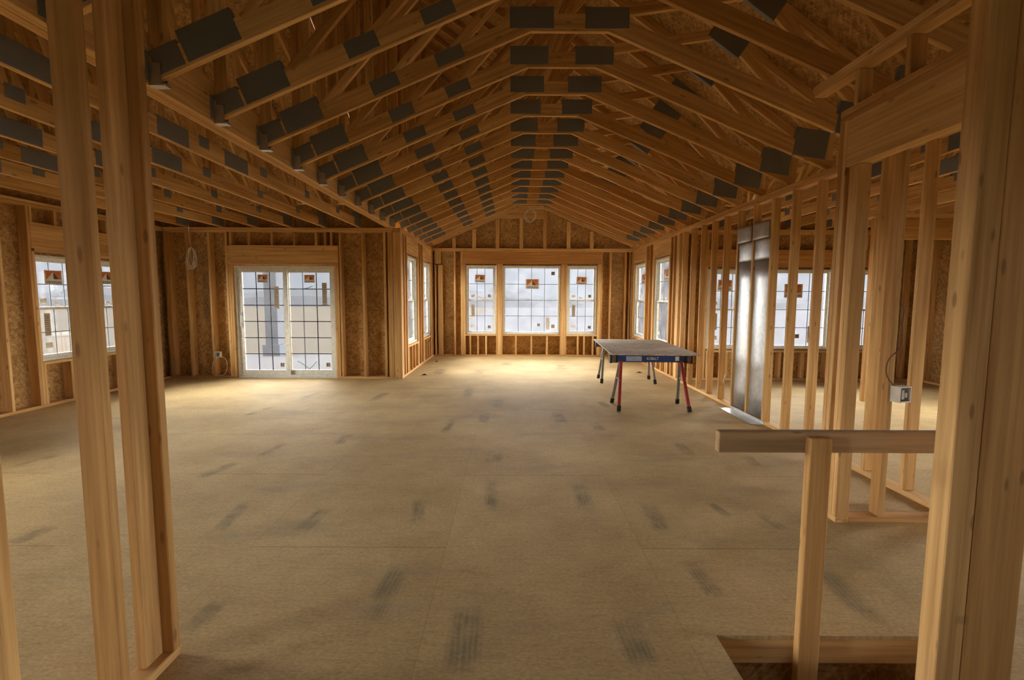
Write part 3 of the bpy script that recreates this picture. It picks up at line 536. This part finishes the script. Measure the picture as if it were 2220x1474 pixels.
# left foreground posts
G = 'studs of the near wall'
tb('bottom_plate', 'floor plate carrying the two near studs', 'plate', G, -1.452, -1.363, -.4, 1.86, 0, .038)
tb('near_stud', 'foreground stud in front of the twin window, standing alone', 'stud', G, -1.452, -1.363, 1.57, 1.608, .038, 2.75)
tb('near_stud', 'foreground stud of the corner pair, turned edge on toward the viewer', 'stud', G, -1.438, -1.40, 1.726, 1.8145, .038, 2.75); tb('near_stud', 'foreground stud of the corner pair, flat at the plate end', 'stud', G, -1.446, -1.357, 1.8155, 1.8535, .038, 2.75)
tb('near_stud', 'foreground stud barely showing at the frame edge', 'stud', G, -1.452, -1.363, 1.212, 1.25, .038, 2.75); tb('near_top_plate', 'top plate over the foreground studs', 'plate', G, -1.452, -1.363, -.4, 1.86, 2.751, 2.80)

# ------------------------------------------------------------------ windows and the sliding door
def ring(bm, x0, x1, z0, z1, wl, wr, wb, wt, y0, y1):
    bm_box(bm, (x0, y0, z0), (x0 + wl, y1, z1)); bm_box(bm, (x1 - wr, y0, z0), (x1, y1, z1)); bm_box(bm, (x0 + wl, y0, z0), (x1 - wr, y1, z0 + wb)); bm_box(bm, (x0 + wl, y0, z1 - wt), (x1 - wr, y1, z1))
def grille(bm, x0, x1, z0, z1, nx, nz, y, wd=.011):
    for i in range(1, nx): x = x0 + (x1 - x0) * i / nx; bm_box(bm, (x - wd / 2, y - .003, z0), (x + wd / 2, y + .003, z1))
    for i in range(1, nz): z = z0 + (z1 - z0) * i / nz; bm_box(bm, (x0, y - .0028, z - wd / 2), (x1, y + .0028, z + wd / 2))
def logo(W, cx, cz, s, y, rot=0, rnd=0):
    """brand sticker seen from behind through the glass: mirrored lettering under a roof shape"""
    bm = bmesh.new(); w_, h_ = s, s * .74
    def poly(pts, mi, dy): bm.faces.new([bm.verts.new((x * w_, -dy, z * h_)) for x, z in pts]).material_index = mi
    bm_box(bm, (-w_ / 2, 0, -h_ / 2), (w_ / 2, .0008, h_ / 2), 0)
    poly([(-.42, -.12), (.42, -.12), (.42, .46), (-.42, .46)], 1, .0004)
    poly([(-.44, -.24), (0, -.24), (0, .40)], 0, .0008); poly([(0, -.12), (.30, -.12), (0, .36)], 2, .0008)
    bm_text(bm, 'ANDERSEN', h_ * .26, w_ * .84, 0, -.001, -h_ * .355, 2, mirror=True)
    me = bm_mesh(bm, 'brand_sticker')
    for m in (PAPER, ORANGE, DKPRINT): me.materials.append(m)
    o = link('brand_sticker', me, None, W); o.location = (cx, y, cz); o.rotation_euler = (0, rot, 0); o['label'] = 'orange and cream sticker with a roof shape'
def note(W, name, cx, cz, w_, h_, y, mats, lines=0, rot=0):
    bm = bmesh.new(); bm_box(bm, (-w_ / 2, 0, -h_ / 2), (w_ / 2, .0008, h_ / 2), 0); rr = random.Random(int(cx * 991 + cz * 77))
    for i in range(lines):
        z = h_ * (.42 - .84 * (i + .5) / lines); k = rr.uniform(.25, .42)
        bm.faces.new([bm.verts.new(c) for c in ((-w_ * .40, -.0005, z - h_ * .011), (w_ * k, -.0005, z - h_ * .011), (w_ * k, -.0005, z + h_ * .011), (-w_ * .40, -.0005, z + h_ * .011))]).material_index = 1
    me = bm_mesh(bm, name); [me.materials.append(m) for m in mats]
    o = link(name, me, None, W); o.location = (cx, y, cz); o.rotation_euler = (0, rot, 0)
def sqtag(W, cx, cz, s, y):
    bm = bmesh.new(); bm_box(bm, (-s / 2, 0, -s / 2), (s / 2, .0008, s / 2), 0)
    for a, b, c, d in ((-.34, -.08, -.34, .34), (.10, .34, .06, .34), (.10, .34, -.34, -.06)):
        bm.faces.new([bm.verts.new((x * s, -.0005, z * s)) for x, z in ((a, c), (b, c), (b, d), (a, d))]).material_index = 1
    me = bm_mesh(bm, 'square_label'); me.materials.append(TAN); me.materials.append(DKPRINT)
    o = link('square_label', me, None, W); o.location = (cx, y, cz)
def window(n, loc, rotz, w_, h_, kind, label, gl=GLASSH, stick=True, depth=.14, sv=0):
    W = empty(f'window_{n}', loc, rotz, label, 'window', None, 'structure'); hw = w_ / 2
    def part(name, bm, mat):
        return link(name, bm_mesh(bm, name), mat, W)
    e = .004
    bm = bmesh.new(); ring(bm, -hw + e, hw - e, e, h_ - e, .032, .032, .034, .034, .035, depth + .03); ring(bm, -hw + .036, hw - .036, .038, h_ - .038, .012, .012, .012, .012, .07, depth + .02); part('frame', bm, VINYL)
    i0, i1, j0, j1 = -hw + .040, hw - .040, .042, h_ - .042; f = .042
    if kind == 'hung':
        m = h_ / 2
        for nm, a, b, y in (('upper_sash', m - .018, j1, .108), ('lower_sash', j0, m + .018, .076)):
            bm = bmesh.new(); ring(bm, i0, i1, a, b, f, f, f if nm[0] == 'l' else .036, .036 if nm[0] == 'l' else f, y, y + .03); s = part(nm, bm, VINYL)
            bm = bmesh.new(); bm_box(bm, (i0 + f - .004, y + .012, a + .03), (i1 - f + .004, y + .017, b - .03)); o = part('glass_pane', bm, gl); o.parent = s
            bm = bmesh.new(); grille(bm, i0 + f, i1 - f, a + .036, b - .036, 3, 2, y + .0145); o = part('grille', bm, BAR); o.parent = s
        bm = bmesh.new(); bm_box(bm, (-.03, .060, m - .005), (.03, .078, m + .016)); part('sash_lock', bm, STEELW)
        if stick:
            rr = random.Random(n * 5 + sv); gy = .1185
            logo(W, rr.uniform(-.06, .0), h_ * .80 + rr.uniform(-.03, .03), .26 if w_ < .9 else .30, gy, rr.uniform(-.06, .06))
            sqtag(W, i1 - f - .09, m + .10, .075, gy); note(W, 'torn_label', -.02, m + .06, .10, .035, gy, (PAPER, DKPRINT), 1, .3); note(W, 'faint_label', i0 + f + .10, m + .10, .10, .06, gy, (PAPER, TAN), 1, -.2)
            gy = .0865; note(W, 'long_label', i0 + f + .10, h_ * .345, .085, .30, gy, (TAN, DKPRINT), 9); sqtag(W, i1 - f - .09, j0 + f + .10, .075, gy); note(W, 'round_label', i0 + f + .10, j0 + f + .12, .10, .07, gy, (PAPER, TAN), 0)
    else:
        bm = bmesh.new(); ring(bm, i0, i1, j0, j1, .022, .022, .022, .022, .09, .12); s = part('sash', bm, VINYL); f = .022
        bm = bmesh.new(); bm_box(bm, (i0 + f - .004, .102, j0 + .018), (i1 - f + .004, .107, j1 - .018)); o = part('glass_pane', bm, gl); o.parent = s
        bm = bmesh.new(); grille(bm, i0 + f, i1 - f, j0 + f, j1 - f, 4, 4, .1045); o = part('grille', bm, BAR); o.parent = s
        gy = .1005
        logo(W, .02, h_ * .735, .33, gy); sqtag(W, i1 - f - .12, h_ - .19, .09, gy)
        note(W, 'long_label', i1 - f - .24, .27, .09, .30, gy, (PAPER, DKPRINT), 8); note(W, 'square_label', i1 - f - .11, .20, .085, .09, gy, (TAN, PAPER), 2); sqtag(W, i1 - f - .47, .235, .075, gy)
    return W
window(1, (-.783, 12.0, .549), 0, .76, 1.721, 'hung', 'narrow white window in the far wall, nearest the sliding door')
window(2, (.483, 12.0, .549), 0, 1.438, 1.716, 'fixed', 'large white picture window in the middle of the far wall')
window(3, (1.7415, 12.0, .549), 0, .759, 1.721, 'hung', 'narrow white window in the far wall above the saw table')
for k, (a, b) in enumerate(BW):
    nm = ('near', 'far')[k]
    window(4 + k, (-1.97, (a + b) / 2, .549), math.pi / 2, b - a, 1.721, 'hung', f'{nm} window of the bay wall beside the sliding door', sv=k)
    window(6 + k, (2.95, (a + b) / 2, .549), -math.pi / 2, b - a, 1.721, 'hung', f'{nm} window of the bay wall behind the saw table', sv=k + 3)
for k, (a, b) in enumerate(LW): window(8 + k, (-6.15, (a + b) / 2, .60), math.pi / 2, b - a, 1.40, 'hung', f'{("near", "far")[k]} half of the twin window in the long side wall behind the foreground studs', GLASS, sv=k + 7)
for k, (a, b) in enumerate(RW): window(10 + k, ((a + b) / 2, 8.56, .56), 0, b - a, 1.43, 'hung' if k != 1 else 'fixed', f'{("first", "middle", "last")[k]} window of the side room past the partition', sv=k + 11)

D = empty('door_1', (-4.0525, 8.56, 0), 0, 'white sliding glass door with divided panes opening onto the porch', 'door', None, 'structure')
bm = bmesh.new(); ring(bm, -.893, .893, .002, 2.012, .03, .03, .034, .03, .03, .16); ring(bm, -.863, .863, .036, 1.982, .012, .012, .02, .018, .055, .15); link('frame', bm_mesh(bm, 'frame'), VINYL, D)
for nm, a, b, y in (('sliding_panel', -.85, .035, .062), ('fixed_panel', -.035, .85, .108)):
    bm = bmesh.new(); ring(bm, a, b, .058, 1.962, .075, .075, .085, .062, y, y + .038); s = link(nm, bm_mesh(bm, nm), VINYL, D)
    bm = bmesh.new(); bm_box(bm, (a + .07, y + .015, .138), (b - .07, y + .021, 1.905)); link('glass_pane', bm_mesh(bm, 'glass_pane'), GLASS, s)
    bm = bmesh.new(); grille(bm, a + .075, b - .075, .143, 1.90, 3, 6, y + .018, .016); link('grille', bm_mesh(bm, 'grille'), BAR, s)
    gy = y + .0135; c0 = a + .075; cw = (b - a - .15)
    logo(D, c0 + cw * .5, 1.79, .19, gy); note(D, 'long_label', c0 + cw * (.82 if nm[0] == 's' else .86), 1.45 if nm[0] == 's' else 1.52, .085, .40, gy, (TAN, DKPRINT), 10); sqtag(D, c0 + cw * .93 - .02, .235, .075, gy)
bm = bmesh.new(); bm_box(bm, (-.835, .050, .93), (-.79, .0615, 1.20)); h = link('handle_plate', bm_mesh(bm, 'handle_plate'), STEELW, D)
h2 = tube('handle', [(-.81, .06, .96), (-.80, .015, .97), (-.775, .0, 1.06), (-.80, .015, 1.16), (-.81, .06, 1.17)], .011, STEELW); h2.parent = D
for pts in ([(.10, 1.60), (.25, 1.61), (.38, 1.62), (.46, 1.66)], [(.14, .30), (.25, .25), (.33, .17), (.38, .155)], [(.37, .17), (.44, .22), (.49, .30)]):
    t = tube('tape_strip', [(x, .118, z) for x, z in pts], .006, TAPE); t.parent = D

# ------------------------------------------------------------------ saw table: two sawhorses and a strand board sheet
def sawhorse(x, y, rot, label, texty):
    H = empty('sawhorse', (x, y, 0), rot, label, 'sawhorse', 'sawhorses under the strand board')
    def lp(name, bm, mat, par=H): return link(name, bm_mesh(bm, name), mat, par)
    zt = .722
    bm = bmesh.new(); bm_box(bm, (-.44, -.042, zt - .10), (.44, .042, zt)); bmesh.ops.bevel(bm, geom=bm.edges[:], offset=.006, segments=2, affect='EDGES'); beam = lp('beam', bm, BLUE)
    for sx in (-1, 1):
        bm = bmesh.new(); bm_box(bm, (sx * .49 - .05, -.047, zt - .108), (sx * .49 + .05, .047, zt - .004)); bm_box(bm, (sx * .53 - .012, -.05, zt - .115), (sx * .53 + .012, .05, zt + .0)); lp('end_cap', bm, BLACK)
        bm = bmesh.new(); bm_box(bm, (sx * .50 - .03, -.049, zt - .104), (sx * .50 + .03, -.0475, zt - .01)); lp('end_bracket', bm, BRONZE)
    if texty:
        bm = bmesh.new(); bm_text(bm, 'KOBALT', .052, .155, 0.02, -.0435, zt - .052, 0); o = lp('lettering', bm, PAPER, beam)
        bm = bmesh.new(); bm_box(bm, (-.33, -.0432, zt - .085), (-.125, -.0424, zt - .02)); o = lp('decal', bm, LTBLUE, beam); bm = bmesh.new(); bm_box(bm, (.315, -.0432, zt - .078), (.365, -.0424, zt - .02)); lp('decal', bm, PAPER, beam)
    for sx in (-1, 1):
        for sy, m, nm in ((-1, RED if texty else GREYM, 'painted'), (1, GREYM, 'worn')):
            a = Vector((sx * .395, sy * .03, zt - .09)); b = Vector((sx * .452, sy * .255, .035)); d = (b - a).normalized()
            lg = board('leg', a, b, .040, .028, (1, 0, 0), m); lg.parent = H; lg['label'] = 'red painted leg' if m is RED else 'worn grey metal leg'
            ft = board('foot', b - d * .045, b + d * .030, .050, .038, (1, 0, 0), BLACK); ft.parent = H
        bm = bmesh.new(); bm_box(bm, (sx * .425 - .005, -.145, .385), (sx * .425 + .005, .145, .40)); lp('spreader', bm, GREYM)
    return H
sawhorse(1.85, 6.36, math.radians(-2), 'nearer sawhorse with blue lettered beam and red front legs', True)
sawhorse(2.02, 8.41, math.radians(-4), 'farther sawhorse with grey legs toward the far windows', False)
bm = bmesh.new(); bm_box(bm, (-.58, -1.15, 0), (.58, 1.15, .012)); sheet = link('strand_board_sheet', bm_mesh(bm, 'strand_board_sheet'), OSBG); sheet.location = (1.965, 7.385, .7225); sheet.rotation_euler = (0, 0, math.radians(-3.7))
tag(sheet, 'grey strand board sheet lying across the two sawhorses', 'board')

# ------------------------------------------------------------------ cables and boxes
def coil(name, c, r, n, droop, label, top, axis, mat=WHITEP, tr=.004):
    rr = random.Random(5); pts = []
    T = []
    for k in range(n):
        a0 = rr.uniform(-.12, .12); w_ = r * rr.uniform(.55, 1.0); h_ = droop * rr.uniform(.85, 1.05); o = rr.uniform(-.02, .02)
        for i in range(12):
            a = 2 * math.pi * i / 12 + math.pi / 2; u = w_ * math.cos(a) + a0 * (math.sin(a) - 1) * .2; v = h_ * (math.sin(a) - 1)
            pts.append((c[0] + u, c[1] + o + .01 * math.sin(3 * a), c[2] + v))
    pts = list(top) + pts
    o = tube(name, pts, tr, mat); return tag(o, label, 'cable')
coil('cable_coil', (-5.62, 8.50, 2.32), .085, 6, .19, 'white cable coil hanging from the ceiling beside the sliding door', [(-5.66, 8.52, 2.70), (-5.655, 8.50, 2.5)], 0)
coil('cable_coil', (.44, 11.885, 3.60), .16, 4, .15, 'loose white cable loop hanging at the top of the far gable', [(.40, 11.94, 3.66), (.43, 11.90, 3.66)], 0)
bm = bmesh.new(); v = [bm.verts.new(c) for c in ((-.045, 0, .045), (0, 0, -.012), (.045, 0, .05), (.0, 0, .10), (0, .0006, .03))]; bm.faces.new(v[:4])
_t = [o for o in bpy.data.objects if o.name.startswith('vaulted_roof_truss') and abs(o.location.y - YT[2]) < .01][0]
o = link('paper_tag', bm_mesh(bm, 'paper_tag'), PAPER, _t); o.location = (.455, -.0205, .925); o['label'] = 'pale paper tag stapled to the collar'
def outlet(loc, label, rot):
    B = empty('outlet_box', loc, rot, label, 'outlet box')
    bm = bmesh.new(); ring(bm, -.05, .05, 0, .10, .006, .006, .006, .006, -.03, .03); bm_box(bm, (-.05, .024, 0), (.05, .03, .10)); link('box', bm_mesh(bm, 'box'), WHITEP, B)
    bm = bmesh.new(); bm_box(bm, (-.03, -.026, .02), (-.005, .02, .08)); bm_box(bm, (.008, -.02, .03), (.03, .02, .06)); link('wiring', bm_mesh(bm, 'wiring'), GREYM, B)
    return B
outlet((-5.27, 8.55, .38), 'pale outlet box on the stud beside the sliding door', 0)
tag(tube('cable', [(-5.33, 8.56, .75), (-5.30, 8.52, .62), (-5.28, 8.54, .47)], .004, BRONZE), 'thin cable dropping into the outlet box by the sliding door', 'cable')
tag(tube('cable', [(-5.23, 8.53, .40), (-5.12, 8.52, .38), (-5.09, 8.52, .22), (-5.14, 8.50, .06), (-5.28, 8.50, .05), (-5.36, 8.52, .06), (-5.38, 8.52, .2), (-5.33, 8.54, .33), (-5.28, 8.54, .38)], .0035, WHITEP), 'loose cable loop around the outlet box by the sliding door', 'cable')
outlet((2.475, 3.012, .82), 'pale round outlet box on the lone closet cross wall stud', .3)
tag(tube('cable', [(2.45, 3.045, 1.46), (2.475, 3.03, 1.42), (2.465, 3.03, 1.33), (2.475, 3.03, 1.22), (2.465, 3.03, 1.15), (2.40, 3.035, 1.10), (2.385, 3.035, 1.02), (2.41, 3.035, .95), (2.46, 3.02, .90)], .004, BRONZE), 'thin dark cable wandering down to the closet outlet box', 'cable')
tag(tube('cable', [(-1.972, 10.40, .66), (-1.93, 10.46, .70), (-1.86, 10.7, .68), (-1.85, 10.95, .6), (-1.88, 11.06, .48), (-1.972, 11.09, .40)], .006, BRONZE), 'thin cable arcing between the two windows of the bay wall by the sliding door', 'cable')
# scraps on the floor
for i, (x, y, lab) in enumerate(((-1.66, 9.0, 'small dark scrap on the floor, nearer one below the bay windows'), (-1.72, 10.9, 'small dark scrap on the floor, farther one below the bay windows'), (2.52, 9.4, 'small dark scrap on the floor behind the saw table'))):
    bm = bmesh.new(); v = [bm.verts.new(c) for c in ((-.05, -.03, 0), (.06, -.01, 0), (.03, .05, 0), (-.02, .02, 0), (.0, .0, .025))]
    for f in ((0, 1, 4), (1, 2, 4), (2, 3, 4), (3, 0, 4), (3, 2, 1, 0)): bm.faces.new([v[k] for k in f])
    o = link('floor_scrap', bm_mesh(bm, 'floor_scrap'), BLACK); o.location = (x, y, .001); o.rotation_euler = (0, 0, i * 1.3); tag(o, lab, 'scrap')

# worn print on boards
def wallprint(wall, org, xd, yd, w_, h_):
    wall = bpy.data.objects[wall]; xd, yd = Vector(xd), Vector(yd); bm = bmesh.new()
    bm.faces.new([bm.verts.new(c) for c in ((-w_ / 2, -h_ / 2, 0), (w_ / 2, -h_ / 2, 0), (w_ / 2, h_ / 2, 0), (-w_ / 2, h_ / 2, 0))])
    o = link('board_print', bm_mesh(bm, 'board_print'), STAMP); M = Matrix((xd, yd, xd.cross(yd))).transposed().to_4x4(); M.translation = org
    o.parent = wall; o.matrix_basis = wall.matrix_basis.inverted() @ M if wall.type == 'MESH' else Matrix.Translation(-wall.location) @ M
Z = (0, 0, 1)
wallprint('wall_back', (.72, 12.1385, .27), Z, (-1, 0, 0), .12, .62); wallprint('wall_back', (1.48, 12.1385, .27), Z, (-1, 0, 0), .11, .55)
wallprint('wall_door', (-5.53, 8.6985, 1.45), (1, 0, 0), Z, .12, 1.1); wallprint('wall_left', (-6.2885, 6.42, .34), (0, 1, 0), Z, .1, .34)
wallprint('built_up_post', (1.61, 1.6185, .33), (1, 0, 0), Z, .06, .04)
